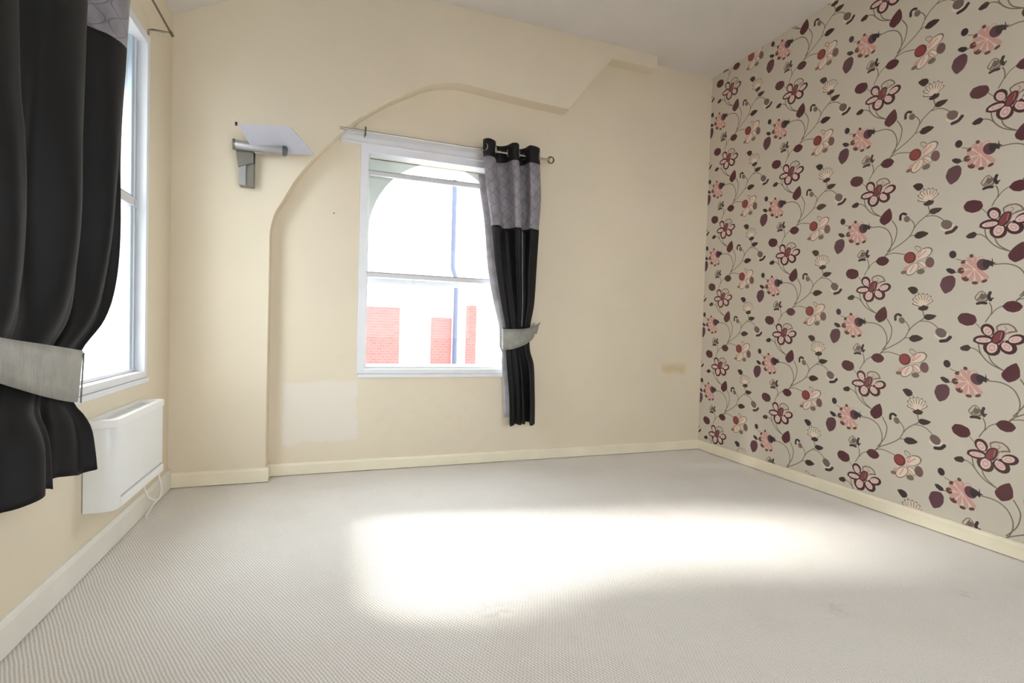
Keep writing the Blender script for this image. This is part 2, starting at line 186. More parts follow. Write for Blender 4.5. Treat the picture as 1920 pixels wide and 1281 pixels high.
# ---------------------------------------------------------------- wallpaper print (drawn in code, half-drop repeat)
MOTIF = json.loads('''[["l","S",0.00581,[-2.2268,1.6287,-2.2013,1.6531,-2.1293,1.6959,-2.0846,1.7326,-2.0655,1.7709,-2.0429,1.8044,-2.0103,1.8317,-1.9877,1.8471,-1.9817,1.859,-1.9921,1.8979]],["l","S",0.00508,[-1.9971,1.8342,-1.9707,1.8349,-1.9378,1.8225,-1.9047,1.7931]],["l","S",0.00508,[-2.0637,1.7782,-2.0619,1.7989,-2.0748,1.8217,-2.0918,1.8401]],["l","S",0.00581,[-2.2266,1.6247,-2.198,1.6644,-2.1876,1.714,-2.1973,1.7586,-2.2235,1.7985,-2.2711,1.8228,-2.3353,1.8261]],["l","S",0.00581,[-2.2127,1.6546,-2.1741,1.7119,-2.1618,1.7644,-2.165,1.7999,-2.1918,1.8477]],["l","S",0.00508,[-2.2156,1.6352,-2.1707,1.6412,-2.1043,1.6234]],["l","S",0.00436,[-2.0811,1.732,-2.0569,1.7356]],["l","S",0.00436,[-1.9877,1.8471,-1.9785,1.862]],["l","S",0.00535,[-1.6712,1.3111,-1.6617,1.29,-1.6596,1.2579,-1.6722,1.2316,-1.6836,1.2088]],["l","S",0.00453,[-1.6117,1.2941,-1.6407,1.2763,-1.6598,1.2484]],["l","S",0.00494,[-1.7432,1.6886,-1.7238,1.6823,-1.7075,1.6694,-1.6944,1.654]],["l","S",0.00576,[-1.71,1.725,-1.7071,1.694,-1.6978,1.6621,-1.6748,1.6284,-1.6433,1.6006,-1.5951,1.5756]],["l","S",0.00576,[-1.6644,1.6681,-1.6569,1.637,-1.6377,1.608,-1.5951,1.5756]],["l","S",0.00412,[-1.835,1.5646,-1.8091,1.5536]],["l","S",0.00494,[-1.8349,1.4881,-1.8129,1.4908]],["l","S",0.00349,[-2.0269,1.3911,-2.0095,1.3699]],["l","S",0.00349,[-2.3967,1.5153,-2.3645,1.4777]],["p","M",1,[-2.2109,1.9316,-2.1965,1.8995,-2.1931,1.8597,-2.2102,1.8394,-2.2401,1.8252,-2.266,1.8475,-2.2718,1.8694,-2.253,1.9008,-2.2331,1.9189]],["p","D",1,[-1.9852,1.8634,-1.9727,1.8769,-1.9467,1.8764,-1.9145,1.8681,-1.9326,1.8489,-1.9579,1.8396,-1.9778,1.8473]],["p","D",1,[-2.0602,1.7324,-2.0438,1.7507,-2.0133,1.7529,-1.9791,1.7339,-1.9983,1.7186,-2.0315,1.7076,-2.0539,1.7178]],["p","M",1,[-1.6175,1.2905,-1.598,1.3139,-1.5722,1.3191,-1.5462,1.3083,-1.5299,1.2871,-1.5443,1.2648,-1.5694,1.2569,-1.5958,1.2659]],["p","M",1,[-2.4816,1.5432,-2.4658,1.5682,-2.4355,1.5703,-2.3987,1.5556,-2.3885,1.5246,-2.4053,1.5025,-2.4371,1.4975,-2.4706,1.5156]],["p","D",1,[-1.7958,1.6855,-1.7793,1.6992,-1.7568,1.7051,-1.7415,1.6883,-1.7551,1.6693,-1.7845,1.6708]],["p","K",0,[-1.8344,1.5896,-1.8358,1.5804,-1.8404,1.5735,-1.8474,1.5702,-1.8554,1.5712,-1.8629,1.5763,-1.8683,1.5845,-1.8705,1.5942,-1.8692,1.6035,-1.8645,1.6104,-1.8574,1.6136,-1.8493,1.6125,-1.8419,1.6074,-1.8366,1.5992]],["p","K",1,[-1.8836,1.5129,-1.8656,1.5167,-1.839,1.5032,-1.8338,1.4868,-1.8535,1.4806,-1.8744,1.4946]],["p","V",1,[-1.848,1.4733,-1.8322,1.4528,-1.8326,1.4169,-1.8484,1.3859,-1.8798,1.3695,-1.8949,1.3879,-1.9101,1.4223,-1.8983,1.4623,-1.8741,1.4732]],["p","D",1,[-2.0836,1.4159,-2.0596,1.4257,-2.0343,1.4186,-2.022,1.4011,-2.0306,1.3823,-2.0489,1.3756,-2.0664,1.3911]],["p","O",0,[-2.3119,1.4849,-2.3091,1.4701,-2.3122,1.4566,-2.3207,1.4471,-2.3331,1.4433,-2.3468,1.4462,-2.3592,1.4552,-2.3678,1.4686,-2.3707,1.4837,-2.3675,1.4973,-2.3587,1.5069,-2.3462,1.5104,-2.3325,1.5072,-2.3202,1.4981]],["p","O",0,[-2.3078,1.4236,-2.3109,1.4124,-2.3225,1.4031,-2.3404,1.3976,-2.3614,1.3969,-2.3812,1.4013,-2.3958,1.41,-2.4021,1.4212,-2.3989,1.4327,-2.3868,1.4421,-2.3683,1.4475,-2.3473,1.4479,-2.3279,1.4433,-2.3139,1.4346]],["p","O",0,[-2.2861,1.3964,-2.2796,1.3789,-2.2805,1.3615,-2.2886,1.3476,-2.3024,1.3399,-2.3192,1.3399,-2.3358,1.3479,-2.3488,1.3622,-2.3555,1.38,-2.3546,1.3977,-2.3461,1.4118,-2.332,1.4193,-2.3151,1.4188,-2.2987,1.4106]],["p","O",0,[-2.2161,1.3629,-2.2272,1.3531,-2.2426,1.3499,-2.2594,1.3541,-2.2741,1.3649,-2.2838,1.3802,-2.2865,1.3969,-2.2816,1.4117,-2.2701,1.4215,-2.2544,1.4244,-2.2377,1.4199,-2.2233,1.409,-2.214,1.3939,-2.2114,1.3775]],["p","O",0,[-2.1805,1.4388,-2.1795,1.4265,-2.1853,1.4145,-2.1968,1.4051,-2.2119,1.4002,-2.2275,1.4008,-2.2407,1.4069,-2.2487,1.4172,-2.2497,1.4298,-2.2437,1.442,-2.2319,1.4513,-2.2167,1.456,-2.2011,1.4552,-2.1882,1.449]],["p","O",0,[-2.363,1.4453,-2.4045,1.414,-2.3708,1.401]],["p","O",0,[-2.2007,1.4509,-2.1791,1.4258,-2.1986,1.4081]],["p","G",1,[-2.3063,1.4967,-2.283,1.5113,-2.2498,1.5112,-2.2258,1.4948,-2.2115,1.4669,-2.2405,1.4625,-2.2657,1.4499,-2.2948,1.4578]],["p","L",1,[-2.2989,1.4922,-2.2802,1.5037,-2.2519,1.5042,-2.2325,1.4905,-2.2224,1.4725,-2.2432,1.4708,-2.2671,1.4582,-2.2903,1.4647]],["l","G",0.00261,[-2.2679,1.4945,-2.2578,1.4816,-2.2715,1.4706]],["p","P",0,[-2.3227,1.4775,-2.3194,1.4668,-2.32,1.4569,-2.3244,1.4498,-2.3318,1.4468,-2.3407,1.4485,-2.3494,1.4547,-2.3561,1.4642,-2.3595,1.475,-2.3589,1.4849,-2.3544,1.4921,-2.3469,1.495,-2.338,1.4932,-2.3293,1.4869]],["p","P",0,[-2.3214,1.4224,-2.3239,1.4163,-2.3328,1.4113,-2.3462,1.4082,-2.3617,1.4077,-2.3761,1.41,-2.3866,1.4146,-2.3909,1.4206,-2.3882,1.4268,-2.3791,1.432,-2.3654,1.435,-2.3499,1.4353,-2.3357,1.4329,-2.3255,1.4283]],["p","P",0,[-2.2944,1.3731,-2.3002,1.3621,-2.3092,1.3551,-2.3195,1.3533,-2.3291,1.3571,-2.3362,1.3659,-2.3392,1.3779,-2.3375,1.3907,-2.3315,1.4016,-2.3225,1.4086,-2.3121,1.4103,-2.3026,1.4063,-2.2957,1.3975,-2.2928,1.3857]],["p","P",0,[-2.234,1.3706,-2.2409,1.3662,-2.2505,1.3662,-2.2609,1.3705,-2.27,1.3785,-2.276,1.3884,-2.2777,1.3983,-2.2747,1.4063,-2.2677,1.4106,-2.258,1.4105,-2.2476,1.4061,-2.2386,1.3981,-2.2327,1.3883,-2.2311,1.3785]],["p","P",0,[-2.1962,1.4362,-2.196,1.4284,-2.2008,1.4206,-2.2098,1.4143,-2.2212,1.4106,-2.2327,1.4104,-2.2421,1.4137,-2.2475,1.42,-2.2477,1.4278,-2.2427,1.4357,-2.2335,1.4421,-2.2221,1.4456,-2.2106,1.4457,-2.2014,1.4423]],["p","Q",0,[-2.329,1.475,-2.3269,1.466,-2.3296,1.4589,-2.3359,1.4563,-2.3436,1.4593,-2.3497,1.4667,-2.3518,1.4757,-2.3492,1.4829,-2.3427,1.4854,-2.335,1.4824]],["p","P",0,[-2.3323,1.4737,-2.3314,1.4685,-2.3334,1.4642,-2.3378,1.4625,-2.3427,1.464,-2.3464,1.4681,-2.3473,1.4733,-2.3452,1.4775,-2.3409,1.4792,-2.336,1.4778]],["p","Q",0,[-2.3025,1.3764,-2.3081,1.3678,-2.3166,1.3646,-2.3249,1.3679,-2.3297,1.3766,-2.3292,1.3873,-2.3236,1.3959,-2.315,1.399,-2.3068,1.3956,-2.302,1.387]],["p","P",0,[-2.3068,1.3781,-2.3102,1.3734,-2.3158,1.3719,-2.3214,1.3741,-2.3249,1.3794,-2.3249,1.3855,-2.3214,1.3903,-2.3158,1.3918,-2.3102,1.3895,-2.3068,1.3843]],["p","Q",0,[-2.2417,1.3773,-2.2481,1.3744,-2.2569,1.3768,-2.2647,1.3837,-2.2685,1.3923,-2.2669,1.3994,-2.2604,1.4023,-2.2516,1.3998,-2.2438,1.393,-2.2401,1.3844]],["p","P",0,[-2.2457,1.3809,-2.2496,1.3795,-2.2553,1.3815,-2.2606,1.3861,-2.2635,1.3916,-2.2628,1.3958,-2.2589,1.3972,-2.2532,1.3952,-2.2479,1.3906,-2.2451,1.3851]],["p","Q",0,[-2.3344,1.4221,-2.3378,1.4171,-2.3481,1.4138,-2.3614,1.4134,-2.3726,1.4161,-2.3775,1.421,-2.374,1.426,-2.3635,1.4293,-2.3502,1.4297,-2.3391,1.4269]],["p","P",0,[-2.3412,1.4219,-2.3436,1.4191,-2.3507,1.4171,-2.3597,1.4169,-2.3673,1.4184,-2.3705,1.4212,-2.368,1.424,-2.3609,1.4259,-2.3519,1.4262,-2.3444,1.4246]],["p","Q",0,[-2.2058,1.4331,-2.2066,1.4265,-2.2131,1.4205,-2.2229,1.4174,-2.2323,1.4183,-2.2376,1.4231,-2.2368,1.4297,-2.2302,1.4358,-2.2203,1.4389,-2.211,1.4378]],["p","P",0,[-2.2109,1.4315,-2.2117,1.4277,-2.2163,1.424,-2.2229,1.4219,-2.2291,1.4221,-2.2324,1.4247,-2.2316,1.4286,-2.227,1.4323,-2.2203,1.4344,-2.2142,1.4341]],["p","O",0,[-2.2692,1.425,-2.2795,1.4114,-2.2922,1.4032,-2.3048,1.402,-2.3149,1.4083,-2.3203,1.4207,-2.32,1.4368,-2.314,1.4533,-2.3035,1.4669,-2.2907,1.4749,-2.2782,1.4757,-2.2684,1.4694,-2.2631,1.4571,-2.2634,1.4413]],["p","R",0,[-2.2793,1.43,-2.2879,1.4176,-2.2977,1.4095,-2.3068,1.4072,-2.3134,1.4113,-2.3161,1.421,-2.3144,1.4343,-2.3086,1.4485,-2.2999,1.4608,-2.29,1.4688,-2.281,1.4709,-2.2746,1.4667,-2.2719,1.4572,-2.2736,1.4441]],["l","U",0.00392,[-2.2643,1.47,-2.2653,1.4411,-2.2804,1.4082]],["l","P",0.00305,[-2.2544,1.4596,-2.2555,1.4332,-2.2708,1.4076]],["l","U",0.00305,[-2.2782,1.4614,-2.2837,1.4278]],["p","T",0,[-1.7528,1.5714,-1.7536,1.567,-1.7562,1.5638,-1.7602,1.5623,-1.7647,1.5628,-1.7688,1.5653,-1.7718,1.5693,-1.773,1.5739,-1.7722,1.5782,-1.7695,1.5815,-1.7656,1.583,-1.7611,1.5824,-1.757,1.5799,-1.754,1.5759]],["p","T",0,[-1.7885,1.5498,-1.7875,1.545,-1.7889,1.5399,-1.7924,1.5355,-1.7973,1.5326,-1.8027,1.5318,-1.8075,1.5333,-1.8108,1.5368,-1.8118,1.5416,-1.8104,1.5467,-1.8068,1.5512,-1.8018,1.5541,-1.7964,1.5548,-1.7917,1.5533]],["p","T",0,[-1.7924,1.4946,-1.7937,1.4873,-1.7979,1.4816,-1.8043,1.4789,-1.8115,1.4795,-1.8183,1.4835,-1.8231,1.4901,-1.8251,1.4978,-1.8238,1.5053,-1.8195,1.5109,-1.8131,1.5136,-1.8058,1.5129,-1.7991,1.5089,-1.7944,1.5023]],["p","T",0,[-1.7691,1.4412,-1.7724,1.4362,-1.7785,1.434,-1.7862,1.4349,-1.794,1.4388,-1.8004,1.4449,-1.8041,1.4521,-1.8042,1.4589,-1.8009,1.4639,-1.7947,1.4661,-1.787,1.4651,-1.7792,1.4612,-1.7729,1.455,-1.7693,1.4479]],["p","T",0,[-1.726,1.422,-1.7272,1.418,-1.7312,1.4151,-1.7371,1.4137,-1.7437,1.4142,-1.7498,1.4164,-1.7541,1.42,-1.7558,1.4242,-1.7545,1.4282,-1.7504,1.4311,-1.7445,1.4325,-1.7379,1.432,-1.7319,1.4297,-1.7276,1.4261]],["p","T",0,[-1.6856,1.4349,-1.6857,1.4309,-1.6884,1.4267,-1.6932,1.4232,-1.6992,1.421,-1.705,1.4205,-1.7097,1.4219,-1.7122,1.425,-1.7121,1.429,-1.7093,1.4332,-1.7045,1.4367,-1.6985,1.4389,-1.6927,1.4394,-1.688,1.4379]],["l","Q",0.02058,[-1.7429,1.5073,-1.7602,1.5324,-1.7777,1.5578]],["l","Q",0.02263,[-1.7429,1.5073,-1.7717,1.5151,-1.801,1.5231]],["l","Q",0.02263,[-1.7429,1.5073,-1.7688,1.4885,-1.7952,1.4694]],["l","Q",0.01975,[-1.7429,1.5073,-1.7519,1.4743,-1.7609,1.4411]],["l","Q",0.01975,[-1.7429,1.5073,-1.7333,1.4706,-1.7236,1.4342]],["l","Q",0.02058,[-1.7429,1.5073,-1.7153,1.4776,-1.6882,1.4485]],["l","Q",0.01646,[-1.7429,1.5073,-1.7449,1.5326,-1.7468,1.558]],["l","C",0.00329,[-1.7458,1.4998,-1.792,1.5457]],["l","C",0.00329,[-1.7458,1.4998,-1.8065,1.4981]],["l","C",0.00329,[-1.7458,1.4998,-1.7795,1.4523]],["l","C",0.00329,[-1.7458,1.4998,-1.7427,1.4319]],["l","C",0.00329,[-1.7458,1.4998,-1.7051,1.4423]],["l","Q",0.00412,[-1.737,1.5529,-1.7217,1.5664,-1.7054,1.553]],["p","V",0,[-1.6804,1.5069,-1.6854,1.4953,-1.695,1.4884,-1.7074,1.4874,-1.7201,1.4927,-1.7306,1.5033,-1.7367,1.5171,-1.7372,1.5313,-1.732,1.543,-1.7222,1.5499,-1.7097,1.5506,-1.6971,1.5451,-1.6868,1.5345,-1.6809,1.5209]],["p","K",0,[-1.6775,1.5194,-1.6787,1.5094,-1.6831,1.5017,-1.6897,1.4978,-1.6974,1.4986,-1.7045,1.5039,-1.7097,1.5127,-1.7119,1.5232,-1.7106,1.5333,-1.7062,1.541,-1.6995,1.5448,-1.6918,1.5439,-1.6848,1.5385,-1.6797,1.5298]],["p","K",0,[-1.6863,1.5431,-1.672,1.532,-1.6699,1.5532,-1.6647,1.5274,-1.6503,1.5231,-1.6652,1.5173,-1.6636,1.5028,-1.6818,1.5123]],["p","W",0,[-1.9436,1.5582,-1.9453,1.5448,-1.9513,1.5344,-1.9605,1.5293,-1.9711,1.5304,-1.9809,1.5376,-1.9881,1.5494,-1.9912,1.5636,-1.9894,1.5773,-1.9833,1.5876,-1.974,1.5926,-1.9634,1.5913,-1.9536,1.584,-1.9466,1.5722]],["p","G",0,[-2.0892,1.519,-2.0896,1.514,-2.0934,1.5092,-2.1001,1.5056,-2.1081,1.504,-2.116,1.5047,-2.1222,1.5075,-2.1254,1.512,-2.125,1.5171,-2.1211,1.5219,-2.1144,1.5255,-2.1063,1.527,-2.0984,1.5263,-2.0923,1.5234]],["p","G",0,[-1.9919,1.5128,-1.9926,1.5056,-1.9974,1.4994,-2.0053,1.4954,-2.0149,1.4944,-2.0242,1.4967,-2.0313,1.5017,-2.0349,1.5085,-2.0342,1.5158,-2.0294,1.5221,-2.0213,1.526,-2.0117,1.5269,-2.0025,1.5246,-1.9954,1.5196]],["p","G",0,[-2.0131,1.6344,-2.0178,1.6305,-2.0255,1.6303,-2.0347,1.6338,-2.0436,1.6404,-2.0503,1.6488,-2.0537,1.6572,-2.0529,1.6641,-2.0481,1.668,-2.0403,1.6681,-2.0311,1.6645,-2.0223,1.6578,-2.0156,1.6495,-2.0123,1.6412]],["p","L",0,[-2.016,1.6357,-2.0197,1.6328,-2.0261,1.633,-2.0338,1.6362,-2.0414,1.6418,-2.0473,1.6488,-2.0503,1.6556,-2.0498,1.661,-2.046,1.6638,-2.0396,1.6635,-2.0318,1.6602,-2.0243,1.6546,-2.0185,1.6477,-2.0155,1.641]],["p","G",0,[-1.9581,1.6393,-1.9559,1.6254,-1.9622,1.6101,-1.9757,1.5962,-1.994,1.5864,-2.0135,1.5828,-2.0303,1.5861,-2.0409,1.5958,-2.0432,1.61,-2.0366,1.6257,-2.0225,1.6397,-2.0039,1.6493,-1.9845,1.6525,-1.9682,1.6489]],["p","G",0,[-1.9764,1.6466,-1.9541,1.6326,-1.9628,1.6096]],["p","C",0,[-1.9644,1.6353,-1.9629,1.6234,-1.969,1.61,-1.9817,1.5975,-1.9985,1.5885,-2.0162,1.5848,-2.0313,1.5872,-2.0406,1.5953,-2.0422,1.6075,-2.0358,1.6212,-2.0227,1.6338,-2.0056,1.6426,-1.988,1.646,-1.9734,1.6433]],["p","G",0,[-1.9866,1.5297,-1.9937,1.5252,-2.0037,1.5257,-2.0146,1.5313,-2.0242,1.5407,-2.0306,1.5522,-2.0325,1.5634,-2.0295,1.5722,-2.0222,1.5766,-2.0121,1.5759,-2.0012,1.5702,-1.9917,1.5607,-1.9855,1.5494,-1.9836,1.5383]],["p","C",0,[-1.9891,1.5322,-1.9952,1.5286,-2.0038,1.5293,-2.0133,1.5343,-2.0217,1.5426,-2.0274,1.5526,-2.0293,1.5622,-2.0268,1.5696,-2.0207,1.5731,-2.012,1.5723,-2.0025,1.5672,-1.9942,1.5589,-1.9886,1.549,-1.9868,1.5395]],["p","G",0,[-2.0322,1.5608,-2.0272,1.5486,-2.0291,1.5326,-2.0375,1.516,-2.051,1.5019,-2.0668,1.4932,-2.0819,1.4916,-2.0932,1.4975,-2.0984,1.5099,-2.0965,1.5262,-2.0877,1.5431,-2.074,1.5572,-2.0581,1.5656,-2.0432,1.5669]],["p","C",0,[-2.0338,1.5591,-2.0299,1.5487,-2.0321,1.5348,-2.04,1.52,-2.0522,1.5072,-2.0663,1.499,-2.0795,1.497,-2.0891,1.5018,-2.0932,1.5123,-2.0909,1.5266,-2.0828,1.5416,-2.0703,1.5543,-2.0562,1.5623,-2.0432,1.564]],["p","Q",0,[-2.0825,1.547,-2.0811,1.5419,-2.0829,1.5359,-2.0873,1.5302,-2.0936,1.5259,-2.1006,1.5239,-2.1068,1.5246,-2.111,1.5278,-2.1123,1.533,-2.1106,1.539,-2.106,1.5448,-2.0997,1.549,-2.0927,1.551,-2.0866,1.5503]],["l","Q",0.00697,[-2.0304,1.5959,-1.9915,1.631]],["l","Q",0.00697,[-2.0376,1.5742,-1.997,1.534]],["l","Q",0.00697,[-2.0531,1.5534,-2.0722,1.5145]],["l","Q",0.00697,[-2.0347,1.6009,-2.0122,1.6427]],["p","E",0,[-2.0493,1.6199,-2.0436,1.6049,-2.0445,1.5892,-2.0518,1.5759,-2.0642,1.5676,-2.0792,1.5659,-2.094,1.5714,-2.1056,1.5829,-2.1115,1.5982,-2.1106,1.6142,-2.103,1.6276,-2.0903,1.6358,-2.0752,1.6371,-2.0605,1.6314]],["p","F",0,[-2.0578,1.6172,-2.0532,1.6053,-2.0539,1.5929,-2.0597,1.5824,-2.0694,1.5759,-2.0813,1.5747,-2.093,1.579,-2.1021,1.5881,-2.1068,1.6002,-2.1061,1.6128,-2.1001,1.6234,-2.0902,1.6298,-2.0782,1.6308,-2.0667,1.6263]],["l","G",0.01394,[-1.99,1.2999,-2.0442,1.3197]],["l","G",0.01394,[-1.99,1.2999,-2.0454,1.3469]],["l","G",0.01394,[-1.99,1.2999,-2.0338,1.3644]],["l","G",0.01394,[-1.99,1.2999,-2.0157,1.3725]],["l","G",0.01394,[-1.99,1.2999,-1.9947,1.3745]],["l","G",0.01394,[-1.99,1.2999,-1.9733,1.3703]],["l","G",0.01394,[-1.99,1.2999,-1.9557,1.3575]],["l","G",0.01394,[-1.99,1.2999,-1.946,1.3337]],["l","C",0.00915,[-1.9901,1.3021,-2.0401,1.3218]],["l","C",0.00915,[-1.9901,1.3021,-2.0412,1.3453]],["l","C",0.00915,[-1.9901,1.3021,-2.0308,1.362]],["l","C",0.00915,[-1.9901,1.3021,-2.0143,1.3688]],["l","C",0.00915,[-1.9901,1.3021,-1.9946,1.3709]],["l","C",0.00915,[-1.9901,1.3021,-1.974,1.3668]],["l","C",0.00915,[-1.9901,1.3021,-1.9576,1.3549]],["l","C",0.00915,[-1.9901,1.3021,-1.9491,1.3339]],["p","D",1,[-2.0202,1.2941,-2.0042,1.3003,-1.9885,1.311,-1.9741,1.3017,-1.9602,1.3012,-1.9672,1.2815,-1.9889,1.2754,-2.0114,1.2804]],["p","G",1,[-1.7419,1.3428,-1.7209,1.3745,-1.7038,1.3792,-1.6824,1.3552,-1.6763,1.3226,-1.7039,1.3123,-1.7264,1.3208]],["p","L",1,[-1.7354,1.3413,-1.7191,1.3694,-1.7041,1.3735,-1.6863,1.3527,-1.6808,1.3266,-1.7041,1.3177,-1.7235,1.3253]],["p","X",0,[-1.6878,1.344,-1.689,1.3368,-1.6929,1.3312,-1.6987,1.3282,-1.7055,1.3285,-1.7117,1.332,-1.7162,1.3381,-1.718,1.3455,-1.7168,1.3528,-1.7129,1.3584,-1.7069,1.3614,-1.7002,1.361,-1.694,1.3574,-1.6896,1.3514]],["l","G",0.00576,[-1.7236,1.3284,-1.7063,1.366]],["l","G",0.00576,[-1.724,1.3361,-1.7027,1.3218,-1.683,1.3324,-1.6938,1.3653]],["l","K",0.01399,[-1.7243,1.3092,-1.7055,1.3123,-1.6866,1.3097]],["l","K",0.01481,[-1.6706,1.3659,-1.6758,1.3453,-1.6673,1.326]],["l","K",0.00741,[-1.6674,1.3298,-1.657,1.335]],["p","G",0,[-2.0882,1.8371,-2.0895,1.8288,-2.0941,1.8228,-2.1011,1.8203,-2.1091,1.8218,-2.1165,1.827,-2.1219,1.835,-2.1241,1.844,-2.1227,1.8524,-2.118,1.8584,-2.111,1.8608,-2.103,1.8593,-2.0956,1.854,-2.0903,1.8461]],["l","K",0.01452,[-2.1436,1.8447,-2.1434,1.8693,-2.1293,1.8788,-2.1132,1.8709]],["p","X",0,[-1.8602,1.7561,-1.8643,1.746,-1.8735,1.74,-1.886,1.7394,-1.8993,1.7444,-1.9109,1.754,-1.9183,1.7663,-1.92,1.7789,-1.9157,1.7892,-1.9063,1.7951,-1.8936,1.7955,-1.8804,1.7903,-1.869,1.7806,-1.8619,1.7685]],["l","C",0.00871,[-1.9205,1.7529,-1.8957,1.7342,-1.8653,1.7431,-1.8588,1.7617]],["l","K",0.01888,[-1.8889,1.7202,-1.8613,1.7248,-1.844,1.7429]]]''')
PAL = dict(S=(122,112,97), M=(92,52,58), D=(66,52,49), K=(62,52,56), V=(100,66,76), O=(76,48,50), G=(126,113,98), L=(206,194,180),
           P=(228,202,198), U=(178,142,142), R=(134,70,72), T=(106,66,60), Q=(210,162,154), C=(232,216,200), W=(124,96,92), E=(112,54,54), F=(146,72,70), X=(118,102,98))
PW, PH = .667, .6215
def wallpaper_image():
    ss = 2; RX = 1536 * ss; sx = RX / (2 * PW); RY = int(round(2 * PH * sx / 2)); sy = RY / PH
    img = np.empty((RY, RX, 3), np.float32); img[:] = lin((207, 200, 187))
    def paint(col, pts, wid=None):
        P = np.array(pts, float)
        for i in (0, 1):
            Q = np.stack([(P[:, 0] + i * PW) * sx, (P[:, 1] + i * PH / 2) * sy], 1); pad = (wid or 0) * sx / 2 + 2
            x0, y0 = np.floor(Q.min(0) - pad).astype(int); x1, y1 = np.ceil(Q.max(0) + pad).astype(int)
            X, Y = np.meshgrid(np.arange(x0, x1) + .5, np.arange(y0, y1) + .5)
            if wid is None:
                m = np.zeros(X.shape, bool); n = len(Q)
                for k in range(n):
                    ax, ay = Q[k]; bx, by = Q[(k + 1) % n]
                    if ay == by: continue
                    c = (ay > Y) != (by > Y); m ^= c & (X < (bx - ax) * (Y - ay) / (by - ay) + ax)
            else:
                m = np.zeros(X.shape, bool)
                for k in range(len(Q) - 1):
                    a, b = Q[k], Q[k + 1]; d = b - a; t = np.clip(((X - a[0]) * d[0] + (Y - a[1]) * d[1]) / max(d @ d, 1e-9), 0, 1)
                    m |= (X - a[0] - t * d[0]) ** 2 + (Y - a[1] - t * d[1]) ** 2 < (wid * sx / 2) ** 2
            yy, xx = np.nonzero(m); img[(yy + y0) % RY, (xx + x0) % RX] = lin(PAL[col])
    for typ, col, arg, flat in MOTIF:
        P = np.array(flat, float).reshape(-1, 2)
        if typ == 'l':
            if len(P) > 2: P = np.array(spline(P, 5))
            paint(col, P, arg)
        else:
            if arg == 1:
                N = np.roll(P, -1, 0); P = np.stack([.84 * P + .16 * N, .16 * P + .84 * N], 1).reshape(-1, 2)
            paint(col, P)
    RY2 = RY // ss * ss; im = img[:RY2].reshape(RY2 // ss, ss, RX // ss, ss, 3).mean((1, 3))
    h, w_ = im.shape[:2]; s = np.where(im <= .0031308, im * 12.92, 1.055 * np.maximum(im, 1e-6) ** (1 / 2.4) - .055)
    px = np.ones((h, w_, 4), np.float32); px[..., :3] = s
    I = bpy.data.images.new('floral wallpaper print', w_, h); I.pixels.foreach_set(px.ravel()); I.update(); I.pack(); return I
def wallpaper():
    m = NT('floral wallpaper'); x, y, z = m.xyz(); m.b.inputs['Roughness'].default_value = .6; m.b.inputs['Specular IOR Level'].default_value = .3
    cb = m.n('ShaderNodeCombineXYZ'); m.l(m.math('MULTIPLY', y, -1 / (2 * PW)), cb.inputs[0]); m.l(m.math('MULTIPLY', z, 1 / PH), cb.inputs[1])
    t = m.n('ShaderNodeTexImage'); t.image = wallpaper_image(); t.extension = 'REPEAT'; t.interpolation = 'Cubic'; m.l(cb.outputs[0], t.inputs[0])
    m.col(m.mix(m.math('MULTIPLY', m.ramp(m.noise(2, 3), .4, .8), .08), t.outputs[0], lin((196, 184, 160))))
    m.bump(m.noise(300, 2), .08, .002); return m.m
M_PAPER = wallpaper()
# ---------------------------------------------------------------- room shell
def grid_wall(name, axis, d0, d1, us, zs, hole, mat, top=None):
    # wall as boxes around a rectangular opening; us = (u0,u1), hole = (ua,ub,za,zb)
    bm = bmesh.new(); u0, u1 = us; z0, z1 = zs; ua, ub, za, zb = hole
    # one clean shell: outline faces front/back plus reveal faces
    def P(u, z, d): return (d, u, z) if axis == 0 else (u, d, z)
    vs = {}
    def V(u, z, d):
        k = (round(u, 5), round(z, 5), d)
        if k not in vs: vs[k] = bm.verts.new(P(u, z, d))
        return vs[k]
    U = [u0, ua, ub, u1]; Z = [z0, za, zb, z1]
    for d in (d0, d1):
        for i in range(3):
            for j in range(3):
                if i == 1 and j == 1: continue
                bm.faces.new((V(U[i], Z[j], d), V(U[i + 1], Z[j], d), V(U[i + 1], Z[j + 1], d), V(U[i], Z[j + 1], d)))
    for (a, b) in (((ua, za), (ub, za)), ((ub, za), (ub, zb)), ((ub, zb), (ua, zb)), ((ua, zb), (ua, za))):
        bm.faces.new((V(*a, d0), V(*b, d0), V(*b, d1), V(*a, d1)))
    for i in range(3):
        bm.faces.new((V(U[i], z0, d0), V(U[i + 1], z0, d0), V(U[i + 1], z0, d1), V(U[i], z0, d1)))
        bm.faces.new((V(U[i], z1, d0), V(U[i + 1], z1, d0), V(U[i + 1], z1, d1), V(U[i], z1, d1)))
        bm.faces.new((V(u0, Z[i], d0), V(u0, Z[i + 1], d0), V(u0, Z[i + 1], d1), V(u0, Z[i], d1)))
        bm.faces.new((V(u1, Z[i], d0), V(u1, Z[i + 1], d0), V(u1, Z[i + 1], d1), V(u1, Z[i], d1)))
    return struct(link(name, mesh_of(bm, name), mat))
struct(box('floor', (XL - .3, YREAR - .2, -.12), (XR + .2, YB + .3, 0), M_CARPET))
WB = (.222, 1.385, .745, 2.362)      # opening in the back wall: x0,x1,z0,z1
WL = (2.00, 3.262, .785, 2.575)       # opening in the left wall: y0,y1,z0,z1
WR = (.25, 2.55, .8, 2.6)  # rear wall opening for the added, unseen fill window
grid_wall('wall_back', 1, YB, YB + .30, (XL - .3, XR + .2), (0, HC), WB, M_WALLB)
grid_wall('wall_left', 0, XL - .30, XL, (YREAR - .2, YB), (0, HL), WL, M_WALL)
grid_wall('wall_rear', 1, YREAR - .2, YREAR, (XL, XR), (0, HC), WR, M_WALL)
